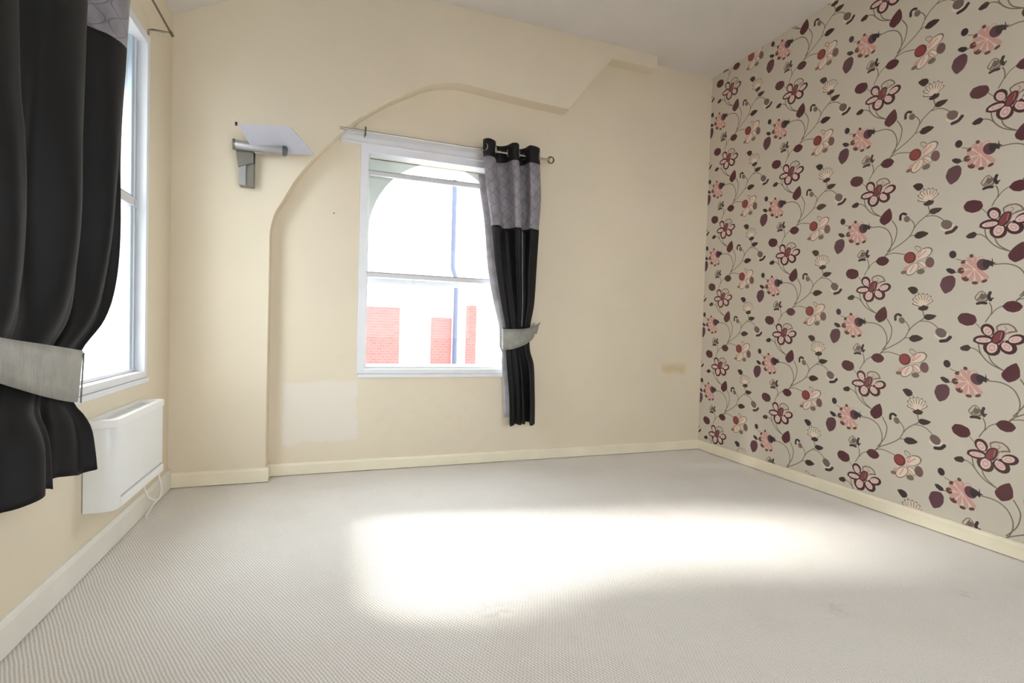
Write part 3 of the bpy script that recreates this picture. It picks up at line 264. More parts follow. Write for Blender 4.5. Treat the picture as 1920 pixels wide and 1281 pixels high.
struct(box('wall_right', (XR, YREAR - .2, 0), (XR + .15, YB, HC), M_PAPER))
struct(prism('ceiling', [(XL - .3, HL - .17), (XL, HL), (XS, HC), (XR + .15, HC), (XR + .15, HC + .12), (XS - .03, HC + .12), (XL - .3, HL)], 1, YREAR - .2, YB + .3, M_CEIL))
# pier, arch head and boxed beam that stand proud of the back wall
arch = spline([(-.412, 1.60), (-.41, 1.71), (-.383, 1.825), (-.338, 1.915), (-.252, 2.078), (-.114, 2.272), (.095, 2.506), (.315, 2.684), (.56, 2.835), (.70, 2.895), (.83, 2.925), (.97, 2.928), (1.281, 2.909), (1.78, 2.893)], 5)
outl = [(XL, 0), (-.412, 0)] + [tuple(p) for p in arch] + [(2.155, 3.388), (2.606, 3.388), (2.606, HC), (XS, HC), (XL, HL)]
def rounded_prism(name, pts, y0, y1, r, mat):
    bm = bmesh.new(); add_prism(bm, pts, 1, y0, y1)
    es = [e for e in bm.edges if all(abs(v.co.y - y0) < 1e-5 for v in e.verts) and all((v.co.x > -.42 and v.co.z < 3.40) for v in e.verts) and not all(abs(v.co.z) < 1e-5 for v in e.verts)]
    bmesh.ops.bevel(bm, geom=es, offset=r, segments=3, affect='EDGES', profile=.5)
    bm.normal_update(); bmesh.ops.triangulate(bm, faces=[f for f in bm.faces if len(f.verts) > 6])
    return link(name, mesh_of(bm, name), mat)
struct(rounded_prism('trim_1', outl, YP, YB + .001, .010, M_WALL))
# skirting boards with a pencil-round top
def skirt(name, p, q, inward, h, t, mat):
    p = Vector((*p, 0)); q = Vector((*q, 0)); n = Vector((*inward, 0)).normalized(); bm = bmesh.new()
    prof = [(-.001, .006), (t * .93, .006), (t, .009), (t, h - .018), (t * .8, h - .006), (t * .5, h), (-.001, h)]
    A = [bm.verts.new(p + n * a + Vector((0, 0, b))) for a, b in prof]; B = [bm.verts.new(q + n * a + Vector((0, 0, b))) for a, b in prof]
    bm.faces.new(A); bm.faces.new(B[::-1])
    for i in range(len(prof)): bm.faces.new((A[i], B[i], B[(i + 1) % len(prof)], A[(i + 1) % len(prof)]))
    return struct(link(name, mesh_of(bm, name), mat))
skirt('baseboard_back', (-.412, YB), (XR, YB), (0, -1), .092, .018, M_SKIRT)
skirt('baseboard_pier', (XL, YP), (-.3925, YP), (0, -1), .102, .018, M_SKIRT)
skirt('baseboard_pier_return', (-.412, YP - .008), (-.412, YB), (1, 0), .102, .018, M_SKIRT)
skirt('baseboard_right', (XR, YREAR), (XR, YB), (-1, 0), .090, .018, M_SKIRT)
skirt('baseboard_left', (XL, YREAR), (XL, YP), (1, 0), .125, .022, M_SKIRTW)
skirt('baseboard_rear', (XL, YREAR), (XR, YREAR), (0, 1), .09, .018, M_SKIRT)
# ---------------------------------------------------------------- windows
def glass():
    m = bpy.data.materials.new('window glass'); m.use_nodes = True; t = m.node_tree; t.nodes.clear()
    o = t.nodes.new('ShaderNodeOutputMaterial'); a = t.nodes.new('ShaderNodeBsdfTransparent'); g = t.nodes.new('ShaderNodeBsdfGlossy'); x = t.nodes.new('ShaderNodeMixShader')
    a.inputs[0].default_value = (.97, .985, .985, 1); g.inputs['Roughness'].default_value = .02; x.inputs[0].default_value = .006
    t.links.new(a.outputs[0], x.inputs[1]); t.links.new(g.outputs[0], x.inputs[2]); t.links.new(x.outputs[0], o.inputs[0]); return m
M_GLASS = glass()
def window(name, axis, face, sgn, hole, arch_c, arch_hw, spring, apex, rails, mid, cw=.052, sw=.012, rh=.016, sm=None):
    """axis 1: opening in the back wall, axis 0: in the left wall; face = wall face, sgn = direction out of the room"""
    r = struct(bpy.data.objects.new(name, None)); COL.objects.link(r); r.location = (0, 0, 0)
    ua, ub, za, zb = hole
    def bx(nm, u0, u1, z0, z1, d0, d1, mat, bev=.003, par=r):
        d0, d1 = sorted((face + sgn * d0, face + sgn * d1))
        a, b = ((d0, u0, z0), (d1, u1, z1)) if axis == 0 else ((u0, d0, z0), (u1, d1, z1))
        return box(nm, a, b, mat, par, bev)
    e = .002
    # white casing just proud of the wall and lining of the opening
    bx('frame_jamb', ua - cw, ua + .004, za - .0, zb + .0, -.014, .10, M_WHITE); bx('frame_jamb', ub - .004, ub + cw, za, zb, -.014, .10, M_WHITE)
    bx('frame_head', ua - cw, ub + cw, zb - .004, zb + .045, -.014, .10, M_WHITE)
    bx('frame_bottom', ua - cw, ub + cw, za - .018, za + .018, -.012, .10, M_WHITE)
    bx('sill', ua - .045, ub + .045, za - .045, za - .019, -.022, .0, M_WHITE)
    # secondary glazing: thin rails near the room side
    for z in rails:
        f = bx('glazing_rail', ua + .004, ub - .004, z - rh, z + rh, .026, .055, M_ALU)
        bx('gasket', ua + .004, ub - .004, z + rh + .0005, z + rh + .006, .030, .050, M_RAILDK, 0, f)
    for q0, q1 in ((ua + .004, ua + .004 + sw), (ub - .004 - sw, ub - .004)):
        bx('glazing_stile', q0, q1, za + .018, zb - .004, .032, .052, sm or M_ALU)
    if sw > .05: bx('stile_bead', ub - .052, ub - .040, za + .036, zb - .006, .026, .033, M_WHITE)
    bx('glazing_rail', ua + .004, ub - .004, za + .018, za + .034, .030, .055, M_ALU)
    bx('pane', ua + .01, ub - .01, za + .03, zb - .004, .041, .044, M_GLASS, 0)
    # outer reveal board with its arched opening
    n = 28; A = [(arch_c + arch_hw * math.cos(math.pi * k / n), spring + (apex - spring) * math.sin(math.pi * k / n)) for k in range(n + 1)]
    lo = za + .03
    pts = [(arch_c + arch_hw, lo)] + A + [(arch_c - arch_hw, lo), (ua + e, lo), (ua + e, zb - .004), (ub - e, zb - .004), (ub - e, lo)]
    d0, d1 = sorted((face + sgn * .14, face + sgn * .26))
    bm = bmesh.new(); add_prism(bm, pts, axis, d0, d1); bmesh.ops.recalc_face_normals(bm, faces=bm.faces); bm.normal_update(); bmesh.ops.triangulate(bm, faces=[f for f in bm.faces if len(f.verts) > 4])
    link('arched_surround', mesh_of(bm, 'arched_surround'), M_REVEAL, r)
    bx('outer_sill', ua + e, ub - e, za, za + .03, .10, .34, M_WHITE)
    # outer sash: meeting rail, stiles and glass
    bx('sash_rail', arch_c - arch_hw, arch_c + arch_hw, mid - .02, mid + .02, .19, .225, M_WHITE)
    bx('outer_pane', arch_c - arch_hw + .002, arch_c + arch_hw - .002, lo + .001, apex - .01, .205, .208, M_GLASS, 0) if False else None
    return r
window('window_1', 1, YB, 1, WB, .803, .562, 1.78, 2.392, (2.222, 1.468), 1.44)
window('window_2', 0, XL, -1, WL, 2.63, .625, 2.08, 2.54, (1.71,), 1.66, .036, .075, .024, M_STILE)
# plain window behind the camera, added unseen to let in fill daylight
r3 = struct(bpy.data.objects.new('rear_fill_window', None)); COL.objects.link(r3)
for nm, a, b in (('frame_jamb', (.25, -1.68, .8), (.31, -1.60, 2.6)), ('frame_jamb', (2.49, -1.68, .8), (2.55, -1.60, 2.6)), ('frame_head', (.31, -1.68, 2.54), (2.49, -1.60, 2.6)), ('frame_bottom', (.31, -1.68, .8), (2.49, -1.60, .86)), ('mullion', (1.37, -1.65, .86), (1.43, -1.61, 2.54))):
    box(nm, a, b, M_WHITE, r3, .003)
# ---------------------------------------------------------------- curtain materials
def cloth(name, c, rough, sheen, lattice=False, slub=False):
    m = NT(name); c = lin(c); m.b.inputs['Roughness'].default_value = rough
    m.b.inputs['Sheen Weight'].default_value = sheen; m.b.inputs['Sheen Roughness'].default_value = .4; m.b.inputs['Specular IOR Level'].default_value = .35
    cc = m.mix(m.ramp(m.noise(14, 3), .3, .7), tuple(v * .85 for v in c), tuple(v * 1.15 for v in c))
    if slub:
        mp = m.n('ShaderNodeMapping'); mp.inputs['Scale'].default_value = (1, 1, .07); m.l(m.pos(), mp.inputs[0])
        nz = m.noise(260, 3, vec=mp.outputs[0]); cc = m.mix(m.math('MULTIPLY', m.ramp(nz, .45, .65), .35), cc, tuple(v * .55 for v in c)); m.bump(nz, .4, .002)
    if lattice:
        uv = m.n('ShaderNodeUVMap').outputs[0]; sp = m.n('ShaderNodeSeparateXYZ'); m.l(uv, sp.inputs[0]); u, v = sp.outputs[0], sp.outputs[1]
        # crossing wavy stitched cords
        k = 2 * math.pi / .17
        def cord(s):
            w_ = m.math('MULTIPLY', m.math('SINE', m.math('MULTIPLY', v, k)), s * .045)
            d = m.math('ABSOLUTE', m.math('SUBTRACT', m.math('FRACT', m.math('MULTIPLY', m.math('ADD', u, w_), 1 / .10)), .5))
            return m.ramp(d, .025, .055, 1, 0)
        L = m.math('MAXIMUM', cord(1), cord(-1)); cc = m.mix(m.math('MULTIPLY', L, .5), cc, tuple(v_ * .3 for v_ in c)); m.bump(L, -.5, .003)
    m.col(cc); return m.m
M_BLACK = cloth('black satin', (17, 17, 19), .62, .0)
M_HEAD = cloth('black header cloth', (19, 18, 21), .65, .0)
M_SILVER = cloth('grey quilted satin', (140, 137, 145), .45, .1, lattice=True)
M_LINING = cloth('pale grey lining', (205, 205, 214), .7, .05)
M_TIE = cloth('grey slub tieback satin', (142, 142, 136), .42, .2, slub=True)
M_STEEL = plain('brushed steel', (175, 172, 166), .3, .9)
M_STEELD = plain('dark nickel', (120, 112, 100), .35, .85)
def cloth_grid(name, levels, zr, f, n, mat, parent, rows, thick=.0025, off=0.):
    """levels: control rows (z, a, b, ...) splined in z ; f(row, s) -> xyz"""
    L = spline(levels, 24); L = np.array(L); zz = L[:, 0]; z0, z1 = zr
    bm = bmesh.new(); uvl = bm.loops.layers.uv.new('UVMap'); R = []; order = np.argsort(zz)
    for j in range(rows + 1):
        z = z0 + (z1 - z0) * j / rows
        row = [np.interp(z, zz[order], L[order, c]) for c in range(L.shape[1])]
        pts = [f(row, i / n, off) for i in range(n + 1)]; ac = 0; rr = []
        for i, p in enumerate(pts):
            if i: ac += math.hypot(p[0] - pts[i - 1][0], p[1] - pts[i - 1][1])
            rr.append((bm.verts.new(p), ac, z))
        R.append(rr)
    for j in range(rows):
        for i in range(n):
            q = (R[j][i], R[j][i + 1], R[j + 1][i + 1], R[j + 1][i]); fc = bm.faces.new([t[0] for t in q])
            for lp, t in zip(fc.loops, q): lp[uvl].uv = (t[1], t[2])
    for fc in bm.faces: fc.smooth = True
    me = bpy.data.meshes.new(name); bm.to_mesh(me); bm.free(); o = link(name, me, mat, parent)
    so_ = o.modifiers.new('thick', 'SOLIDIFY'); so_.thickness = thick; so_.offset = 0; return o
def ring(bm, c, axis, R, r, seg=20, sub=8):
    c = Vector(c); a = Vector(axis).normalized(); u = a.orthogonal().normalized(); v = a.cross(u); rr = []
    for i in range(seg):
        t = 2 * math.pi * i / seg; d = u * math.cos(t) + v * math.sin(t)
        rr.append([bm.verts.new(c + d * (R + r * math.cos(2 * math.pi * k / sub)) + a * r * math.sin(2 * math.pi * k / sub)) for k in range(sub)])
    for i in range(seg):
        for k in range(sub): bm.faces.new((rr[i][k], rr[(i + 1) % seg][k], rr[(i + 1) % seg][(k + 1) % sub], rr[i][(k + 1) % sub]))
# ---------------------------------------------------------------- curtain at the back window
# level rows: z, x_left, x_right, y_centre, fold amplitude, extra phase wobble
yc = YB - .125
LB = [(2.525, 1.045, 1.520, yc, .062, 0), (2.40, 1.05, 1.525, yc, .062, 0), (2.15, 1.085, 1.545, yc, .055, .1), (1.90, 1.13, 1.535, yc, .05, .15), (1.60, 1.175, 1.530, yc + .01, .04, .2),
      (1.30, 1.235, 1.520, yc + .01, .028, .3), (1.11, 1.285, 1.495, yc + .02, .016, .35), (.93, 1.295, 1.500, yc + .02, .016, .35), (.80, 1.30, 1.54, yc + .02, .026, .4), (.55, 1.325, 1.558, yc + .02, .034, .5), (.33, 1.335, 1.563, yc + .02, .036, .5)]
def fB(row, s, off):
    z, a, b, y, amp, ph = row
    x = a + (b - a) * s; t = float(np.interp(s, (0, .1, .33, .55, .665, .83, 1), (-1.2, 0, math.pi, 2 * math.pi, 3 * math.pi, 4 * math.pi, 4 * math.pi + 1.7)))
    fold = -math.cos(t + ph * .5)
    fold = math.copysign(abs(fold) ** .8, fold)
    fine = .18 * math.sin(t * 2.7 + z * 2)*(1 if z < 1.9 else .2)
    dy = amp * (fold + fine)
    return (x + .010 * math.sin(2 * t - 1) + off * .6, y - amp * .25 + dy + off, z - .012 * (1 if z < .36 else 0) * math.cos(t * 1.5))
cb_ = empty('curtain', 'black satin curtain with quilted grey top band, bunched right of the back window', 'curtain', None)
cloth_grid('header_band', LB, (2.395, 2.525), fB, 120, M_HEAD, cb_, 4)
cloth_grid('silver_band', LB, (1.885, 2.395), fB, 120, M_SILVER, cb_, 18)['label'] = 'grey quilted band with crossing stitched cords'
cloth_grid('drop', LB, (.33, 1.885), fB, 120, M_BLACK, cb_, 60)['label'] = 'plain black satin drop'
def fBl(row, s, off):
    z, a, b, y, amp, ph = row
    e = .012 + .020 * max(0, min(1, (2.0 - z) / .5))
    if z < .93: e = .010
    return (a - e + (b - a) * s * .8, min(y + .035 + amp, YB - .034), z)
cloth_grid('lining', LB, (.37, 2.30), fBl, 24, M_LINING, cb_, 40)['label'] = 'pale lining showing along the left edge'
for s in (.03, .20, .44, .60, .73, .96):
    p = fB([2.462, 1.05, 1.522, yc, .062, 0], s, 0); bm = bmesh.new(); ring(bm, (p[0], p[1], 2.462), (1, .5 if s in (.03, .44, .73) else -.5, 0), .026, .004)
    link('eyelet', mesh_of(bm, 'eyelet', True), M_STEEL, cb_)
pts = []
for k in range(26):
    z = 1.115 + .76 * k / 25; L_ = np.array(sorted(LB)); row = [np.interp(z, L_[:, 0], L_[:, c]) for c in range(6)]; p = fB(row, .69, 0); pts.append((p[0], p[1] - .004, z))
tube('edge_piping', pts, .0022, M_LINING, cb_, 6)['label'] = 'thin pale vertical edge line'
# tieback band
def band(name, path_top, path_bot, mat, parent=None, thick=.004, n=8):
    T = spline(path_top, n); B = spline(path_bot, n); bm = bmesh.new(); R = []
    for a, b in zip(T, B):
        R.append([bm.verts.new(a + (b - a) * k / 4) for k in range(5)])
    for p, q in zip(R, R[1:]):
        for k in range(4): bm.faces.new((p[k], q[k], q[k + 1], p[k + 1]))
    for fc in bm.faces: fc.smooth = True
    me = bpy.data.meshes.new(name); bm.to_mesh(me); bm.free(); o = link(name, me, mat, parent); s_ = o.modifiers.new('thick', 'SOLIDIFY'); s_.thickness = thick; s_.offset = 0; return o
yw = yc + .02
tb = empty('tieback', 'short grey tieback band round the curtain of the back window', 'tieback', 'curtain tiebacks')
band('band', [(1.40, yw + .045, 1.105), (1.285, yw + .03, 1.10), (1.268, yw - .02, 1.092), (1.34, yw - .055, 1.092), (1.45, yw - .05, 1.10), (1.53, yw - .01, 1.125), (1.575, YB - .02, 1.15)],
     [(1.40, yw + .045, .96), (1.288, yw + .03, .94), (1.272, yw - .02, .928), (1.34, yw - .057, .935), (1.45, yw - .052, .975), (1.53, yw - .012, 1.03), (1.575, YB - .02, 1.09)], M_TIE, tb)
band('loop_end', [(1.53, yw - .02, 1.12), (1.57, yw + .0, 1.14), (1.60, yw + .02, 1.155)], [(1.52, yw - .02, 1.07), (1.56, yw + .0, 1.06), (1.575, yw + .02, 1.10)], M_TIE, tb)
bm = bmesh.new(); add_tube(bm, [(1.575, YB - .001, 1.12), (1.575, YB - .03, 1.12), (1.59, YB - .04, 1.135)], .005); link('hook', mesh_of(bm, 'hook', True), M_STEELD, tb)
# rod of the back window, its bracket, batten and ball-ring end
zr_ = 2.462
rd = empty('curtain_rod', 'thin pale rod on a batten over the back window, with a ring finial', 'curtain rod')
tube('pole', [(.02, yc, zr_), (1.60, yc, zr_)], .008, M_STEEL, rd, 12)
bm = bmesh.new(); ring(bm, (1.628, yc, zr_), (.25, 1, 0), .026, .005); ring(bm, (1.632, yc, zr_), (1, .4, .1), .022, .0035)
link('finial', mesh_of(bm, 'finial', True), M_STEELD, rd)['label'] = 'open wire ring finial'
bm = bmesh.new(); add_box(bm, (.186, yc - .012, zr_ - .03), (.198, yc + .002, zr_ + .03), .001); add_box(bm, (.188, yc, zr_ - .008), (.196, YB - .0285, zr_ + .002)); link('bracket', mesh_of(bm, 'bracket'), M_STEELD, rd)['label'] = 'small dark bracket'
bt = prism('batten', [(YB + .001, 2.50), (YB - .022, 2.50), (YB - .028, 2.49), (YB - .028, 2.475), (YB - .020, 2.468), (YB - .020, 2.425), (YB - .030, 2.418), (YB - .030, 2.408), (YB + .001, 2.404)], 0, .03, 1.50, M_WHITE)
thing(bt, 'white moulded timber batten fixed to the wall above the back window', 'batten')
# ---------------------------------------------------------------- large curtain at the left window
xc = XL + .125
LL = [(2.80, 1.15, 2.72, xc, .040, 0), (2.50, 1.15, 2.71, xc, .042, 0), (2.20, 1.15, 2.655, xc, .045, .1), (2.0, 1.15, 2.63, xc, .045, .15), (1.72, 1.15, 2.59, xc + .005, .045, .2), (1.60, 1.17, 2.56, xc + .01, .045, .3), (1.375, 1.20, 2.51, xc + .015, .045, .4),
      (1.20, 1.23, 2.45, xc + .02, .036, .5), (1.08, 1.26, 2.37, xc + .02, .026, .5), (.97, 1.30, 2.22, xc + .01, .018, .5), (.85, 1.30, 2.17, xc + .01, .016, .5), (.80, 1.28, 2.17, xc + .01, .018, .5), (.745, 1.24, 2.225, xc + .01, .03, .45), (.68, 1.20, 2.26, xc + .01, .04, .4), (.545, 1.15, 2.275, xc + .01, .048, .4)]
def fL(row, s, off):
    z, a, b, x, amp, ph = row
    y = b + (a - b) * s; t = (s + .035 * math.sin(7 * s + .4)) * 4.6 * 2 * math.pi
    fold = -math.cos(t - 1.0 + ph); fold = math.copysign(abs(fold) ** .75, fold)
    k = 1 if z < 1.5 else max(0, 1 - (z - 1.5) / .6)
    fine = .35 * k * math.sin(t * 2.3 + z * 1.5) + .15 * math.sin(t * 4.1 + 1) * k
    hem = 0.
    if z < .60: hem = .010 * math.sin(t * .9) + .016 * max(0, math.sin(t * 1.3 + .6))
    return (x - amp * .2 - amp * (fold + fine) * -1. + off, y + .012 * math.sin(2 * t), z + hem)
cl = empty('curtain', 'large black satin curtain tied back at the left window, filling the left edge', 'curtain', None)
cloth_grid('silver_band', LL, (2.20, 2.62), fL, 220, M_SILVER, cl, 14)['label'] = 'grey quilted band with crossing stitched cords'
cloth_grid('header_band', LL, (2.62, 2.76), fL, 220, M_HEAD, cl, 4)
cloth_grid('drop', LL, (.545, 2.20), fL, 220, M_BLACK, cl, 70)['label'] = 'plain black satin drop'
tl = empty('tieback', 'broad grey slub satin tieback round the large left curtain', 'tieback', 'curtain tiebacks')
xw = xc + .0
band('band', [(xw - .05, 1.95, .98), (xw - .05, 2.13, .975), (xw - .01, 2.165, .972), (xw + .035, 2.145, .975), (xw + .055, 2.05, .985), (xw + .06, 1.85, 1.01), (xw + .06, 1.65, 1.035), (xw + .05, 1.45, 1.07), (xw - .02, 1.28, 1.11), (XL + .02, 1.24, 1.13)],
     [(xw - .05, 1.95, .82), (xw - .05, 2.11, .81), (xw - .01, 2.135, .805), (xw + .035, 2.11, .803), (xw + .055, 2.02, .815), (xw + .062, 1.85, .855), (xw + .062, 1.65, .915), (xw + .052, 1.45, .985), (xw - .02, 1.28, 1.06), (XL + .02, 1.24, 1.09)], M_TIE, tl)
band('loop_end', [(xw + .04, 2.145, .97), (xw + .045, 2.13, .969), (xw + .05, 2.12, .968)], [(xw + .04, 2.125, .80), (xw + .045, 2.11, .80), (xw + .05, 2.10, .80)], M_TIE, tl)
bm = bmesh.new(); add_tube(bm, [(XL + .001, 1.24, 1.11), (XL + .04, 1.24, 1.11), (XL + .05, 1.24, 1.13)], .005); link('hook', mesh_of(bm, 'hook', True), M_STEELD, tl)
# rod of the left window: runs along the wall, ends on a bracket near the corner
rx = xc - .0
rl = empty('curtain_rod', 'thin dark rod over the left window ending on a bent bracket near the corner', 'curtain rod')
zl = 2.672
tube('pole', [(-.872, 1.0, zl), (-.872, 3.31, zl)], .006, M_STEELD, rl, 10)
tube('bracket', [(XL, 3.30, zl - .035), (XL + .006, 3.30, zl - .004), (XL + .02, 3.30, zl), (-.885, 3.30, zl)], .005, M_STEELD, rl, 8)
tube('end_cap', [(-.872, 3.29, zl), (-.872, 3.325, zl)], .009, M_STEELD, rl, 10)
# ---------------------------------------------------------------- panel heater under the left window
ht = empty('wall_heater', 'white slimline electric panel heater on the left wall below the window', 'heater')
M_HEAT = plain('white heater enamel', (232, 234, 234), .38, var=.012, vscale=4)
M_HEATT = plain('white heater plastic', (238, 238, 238), .32, var=.012, vscale=4)
M_GRILL = plain('dusty cream grille', (206, 200, 184), .6)
hy0, hy1, hz0, hz1, hx0, hx1 = 2.565, 3.215, .262, .655, XL + .004, -.862
def plan(y0, y1, x0, x1, r, n=8):
    P = [(x0, y0)]
    P += [(x1 - r + r * math.sin(math.pi / 2 * k / n), y0 + r - r * math.cos(math.pi / 2 * k / n)) for k in range(n + 1)]
    r2 = r * .5
    P += [(x1 - r2 + r2 * math.cos(math.pi / 2 * k / n), y1 - r2 + r2 * math.sin(math.pi / 2 * k / n)) for k in range(n + 1)]
    return P + [(x0, y1)]
def prismz(name, pts, z0, z1, mat, par, bev=0):
    bm = bmesh.new(); add_prism(bm, pts, 2, z0, z1)
    if bev: bmesh.ops.bevel(bm, geom=[e for e in bm.edges if abs(e.verts[0].co.z - e.verts[1].co.z) < 1e-6], offset=bev, segments=2, affect='EDGES', profile=.5)
    return link(name, mesh_of(bm, name, True), mat, par)
prismz('casing', plan(hy0, hy1, hx0, hx1, .05), hz0, hz1 - .03, M_HEAT, ht, .003)
# rounded top rim around a sunken grille
bm = bmesh.new(); O = plan(hy0 - .006, hy1 + .004, hx0 - .003, hx1 + .005, .055); cx_ = (hx0 + hx1) / 2 - .004
I_ = []
for (x, y) in O:
    I_.append((min(max(x, hx0 + .014), hx1 - .022) , min(max(y, hy0 + .045), hy1 - .04)))
rings_ = []
for pts, z in ((O, hz1 - .032), (O, hz1 - .006), ([(x * .97 + cx_ * .03, y) for x, y in O], hz1), (I_, hz1), (I_, hz1 - .024)):
    rings_.append([bm.verts.new((x, y, z)) for x, y in pts])
for a, b in zip(rings_, rings_[1:]):
    for i in range(len(a)):
        q = (a[i], a[(i + 1) % len(a)], b[(i + 1) % len(a)], b[i]); bm.faces.new(q)
bmesh.ops.remove_doubles(bm, verts=bm.verts, dist=1e-5)
link('top_rim', mesh_of(bm, 'top_rim', True), M_HEATT, ht)['label'] = 'glossy rounded rim'
gp = box('grille', (hx0 + .012, hy0 + .043, hz1 - .029), (hx1 - .02, hy1 - .038, hz1 - .024), M_GRILL, ht)
for k in range(3):
    x = hx0 + .03 + k * .022; box('grille_bar', (x, hy0 + .045, hz1 - .024), (x + .006, hy1 - .04, hz1 - .014), M_HEATT, gp)
box('front_groove', (hx1 - .004, hy0 + .06, hz0 + .045), (hx1 + .0012, hy1 - .03, hz0 + .053), plain('grey groove', (176, 180, 186), .6), ht)
box('lower_lip', (hx1 - .004, hy0 + .05, hz0 + .004), (hx1 + .006, hy1 - .02, hz0 + .04), M_HEATT, ht, .003)
box('wall_bracket', (XL - .001, hy1 - .09, hz0 - .055), (XL + .045, hy1 + .02, hz0 + .01), plain('grey heater bracket', (190, 184, 180), .6), ht, .003)  # bracket under the casing, grey is its own colour
pc = tube('power_cable', spline([(-.945, 3.16, .235), (-.925, 3.19, .13), (-.90, 3.26, .085), (-.905, 3.34, .12), (-.93, 3.38, .19), (-.945, 3.36, .245)], 8), .0055, M_SKIRTW, ht, 8)
tube('power_cable', spline([(-.935, 3.40, .20), (-.915, 3.36, .10), (-.925, 3.28, .055), (-.94, 3.22, .014), (-.93, 3.19, .010)], 8), .0055, M_SKIRTW, ht, 8)
# ---------------------------------------------------------------- wall lamp on the pier
wl = empty('wall_lamp', 'silver grey wall uplighter with a tilted square of frosted glass on the pier', 'wall lamp')
M_LAMP = plain('satin silver lamp metal', (168, 166, 166), .35, .5)
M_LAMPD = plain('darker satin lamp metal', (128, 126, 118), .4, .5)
def frosted():
    m = NT('frosted lamp glass'); m.col(m.mix(m.ramp(m.noise(8), .3, .7), lin((206, 208, 222)), lin((214, 216, 228))))
    m.b.inputs['Roughness'].default_value = .3; m.b.inputs['Transmission Weight'].default_value = .25; m.b.inputs['IOR'].default_value = 1.3; return m.m
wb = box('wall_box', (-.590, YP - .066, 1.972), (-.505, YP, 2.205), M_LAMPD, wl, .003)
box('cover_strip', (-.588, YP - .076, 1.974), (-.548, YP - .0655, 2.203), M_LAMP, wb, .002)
prism('arm_rise', [(-.612, 2.225), (-.505, 2.225), (-.505, 2.12), (-.592, 2.085)], 1, YP - .085, YP - .02, M_LAMPD, wl, .002)
yl = YP - .115
tube('lamp_tube', [(-.612, yl, 2.212), (-.60, yl, 2.214), (-.33, yl, 2.214)], [.026, .030, .030], M_LAMP, wl, 18)
tube('end_ring', [(-.618, yl, 2.214), (-.607, yl, 2.214)], .034, M_LAMPD, wl, 18)
tube('tube_cap', [(-.33, yl, 2.214), (-.31, yl, 2.214), (-.30, yl, 2.214)], [.033, .033, .02], plain('dark lamp collar', (96, 98, 100), .4, .5), wl, 18)
GQ = [(-0.5629, 3.4700, 2.2840),(-0.2745, 3.5000, 2.3255),(-0.1406, 3.6800, 2.2306),(-0.4962, 3.6600, 2.1801)]
bm = bmesh.new(); A_ = [bm.verts.new(p) for p in GQ]; B_ = [bm.verts.new((p[0], p[1], p[2] + .006)) for p in GQ]
bm.faces.new(A_); bm.faces.new(B_[::-1])
for i in range(4): bm.faces.new((A_[i], A_[(i + 1) % 4], B_[(i + 1) % 4], B_[i]))
link('glass_plate', mesh_of(bm, 'glass_plate'), frosted(), wl)['label'] = 'frosted square glass plate'
M_DOT = plain('dark screw', (60, 55, 50), .4, .6)
gq = GQ
tube('glass_screw', [(gq[0][0] - .012, gq[0][1], gq[0][2] - .006), (gq[0][0] - .012, gq[0][1], gq[0][2] + .014)], .007, M_DOT, wl, 8)
# small screw left in the recess wall
nl = tube('wall_screw', [(-.008, YB + .001, 1.89), (-.008, YB - .010, 1.89)], .0045, M_STEELD, None, 8); thing(nl, 'small old screw left in the cream wall, left of the back window', 'screw')
# ---------------------------------------------------------------- street outside
def brick(name, cols):
    m = NT(name); t = m.n('ShaderNodeTexBrick'); sp = m.n('ShaderNodeCombineXYZ'); x, y, z = m.xyz(); m.l(m.math('ADD', x, y), sp.inputs[0]); m.l(z, sp.inputs[1]); m.l(sp.outputs[0], t.inputs['Vector'])
    t.inputs['Scale'].default_value = 4; t.inputs['Mortar Size'].default_value = .012
    for i, c in enumerate(cols): t.inputs[i + 1].default_value = (*lin(c), 1)
    m.col(t.outputs[0]); m.b.inputs['Roughness'].default_value = .9; return m.m
M_BRICK = brick('red brickwork', ((188, 98, 92), (180, 90, 86), (200, 126, 118))); M_BRICKP = brick('overexposed pink brickwork', ((214, 160, 168), (210, 154, 162), (222, 180, 184))); M_STONE = plain('pale painted stone', (244, 240, 238), .8, vscale=1); M_PIPE = plain('blue grey drainpipe paint', (78, 84, 104), .5)  # M_BRICKP: paler copy of the red brick, overexposure put into the colour
M_BLIND = plain('grey window glass', (170, 176, 186), .3); M_TAR = plain('street asphalt', (130, 130, 132), .9)
st = box('street', (-30, -20, -3.4), (40, 40, -3.2), M_TAR); struct(st)
fb = empty('building', 'pale fronted building with red brick panels and a drainpipe, across the street', 'building')
FY = 12.0
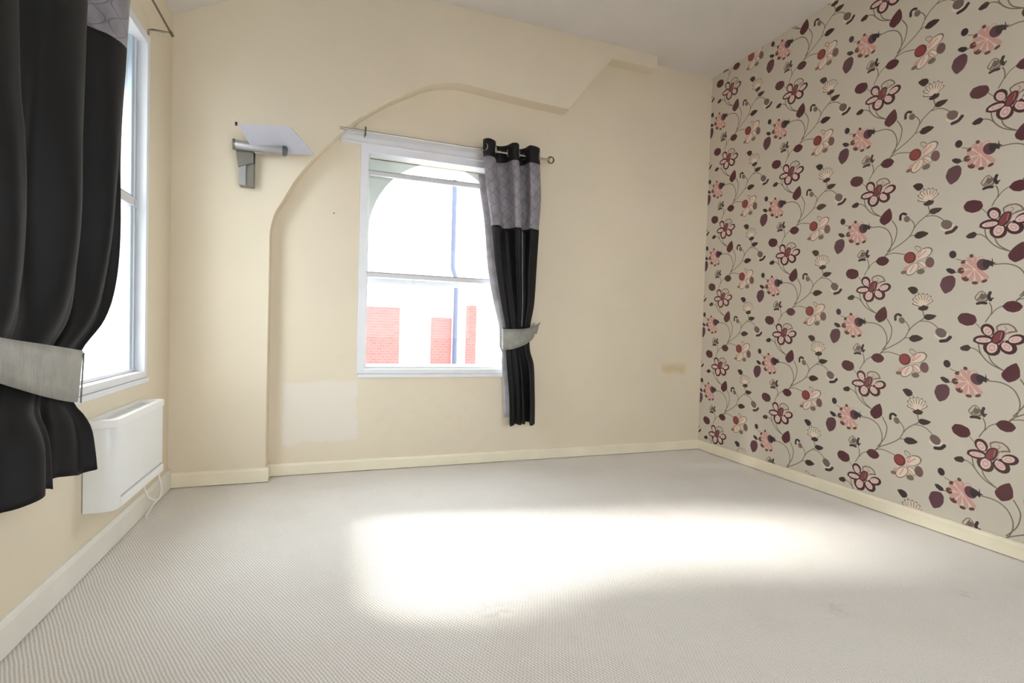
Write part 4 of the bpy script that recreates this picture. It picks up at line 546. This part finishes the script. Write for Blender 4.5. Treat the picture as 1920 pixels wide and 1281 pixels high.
box('wall', (-6, FY, -3.2), (12, FY + 3, 4.95), M_STONE, fb)
for x0, x1, z0, z1 in ((.30, 1.48, -.6, 1.50), (.42, 1.44, 1.72, 2.15), (2.22, 2.72, -.1, 1.30), (3.08, 3.34, .1, 1.62), (3.10, 3.36, 1.70, 2.1), (.75, 1.5, 2.9, 4.5), (1.8, 2.05, 3.9, 4.4), (-1.5, -.6, -.6, 1.5), (5.0, 6.2, -.6, 1.5)):
    box('brick_panel', (x0, FY - .03, z0), (x1, FY + .01, z1), M_BRICKP if z0 > 1.6 else M_BRICK, fb)  # upper panels get the brick with glare painted in
box('string_course', (-6, FY - .12, 2.22), (12, FY + .01, 2.36), M_STONE, fb)
tube('drainpipe', [(2.80, FY - .10, -3.2), (2.79, FY - .10, 2.2), (2.69, FY - .12, 2.5), (2.69, FY - .10, 4.6)], .055, M_PIPE, fb, 10)
for x0, x1, z0, z1 in ((3.55, 3.78, .1, 1.0), (1.62, 2.08, -.3, 1.45), (4.3, 4.8, -.3, 1.45), (3.4, 4.2, 2.9, 4.3)):
    wn = box('window', (x0 - .05, FY - .05, z0 - .05), (x1 + .05, FY + .01, z1 + .05), M_STONE, fb); box('pane', (x0, FY - .06, z0), (x1, FY - .045, z1), M_BLIND if x0 > 3.5 and x0 < 3.6 else M_STONE, wn)
pf = box('roof_cornice', (-6, FY - .2, 4.95), (12, FY + 3.1, 5.1), M_STONE, fb)
ch = box('chimney', (1.0, FY + .3, 5.1), (1.9, FY + 1.1, 6.3), M_BRICK, fb, .01)
fl = empty('building', 'low brick building with pale plinth, beyond the left window', 'building')
box('wall', (-12, -4, -3.2), (-10, 9.5, 2.2), M_BRICK, fl); box('cornice', (-12.1, -4.1, 2.2), (-9.9, 9.6, 2.45), M_STONE, fl)
for k in range(5):
    y = -2.5 + k * 2.3; wn = box('window', (-10.05, y, -.4), (-9.95, y + 1.3, 1.6), M_STONE, fl); box('pane', (-9.95, y + .1, -.3), (-9.93, y + 1.2, 1.5), M_BLIND, wn)
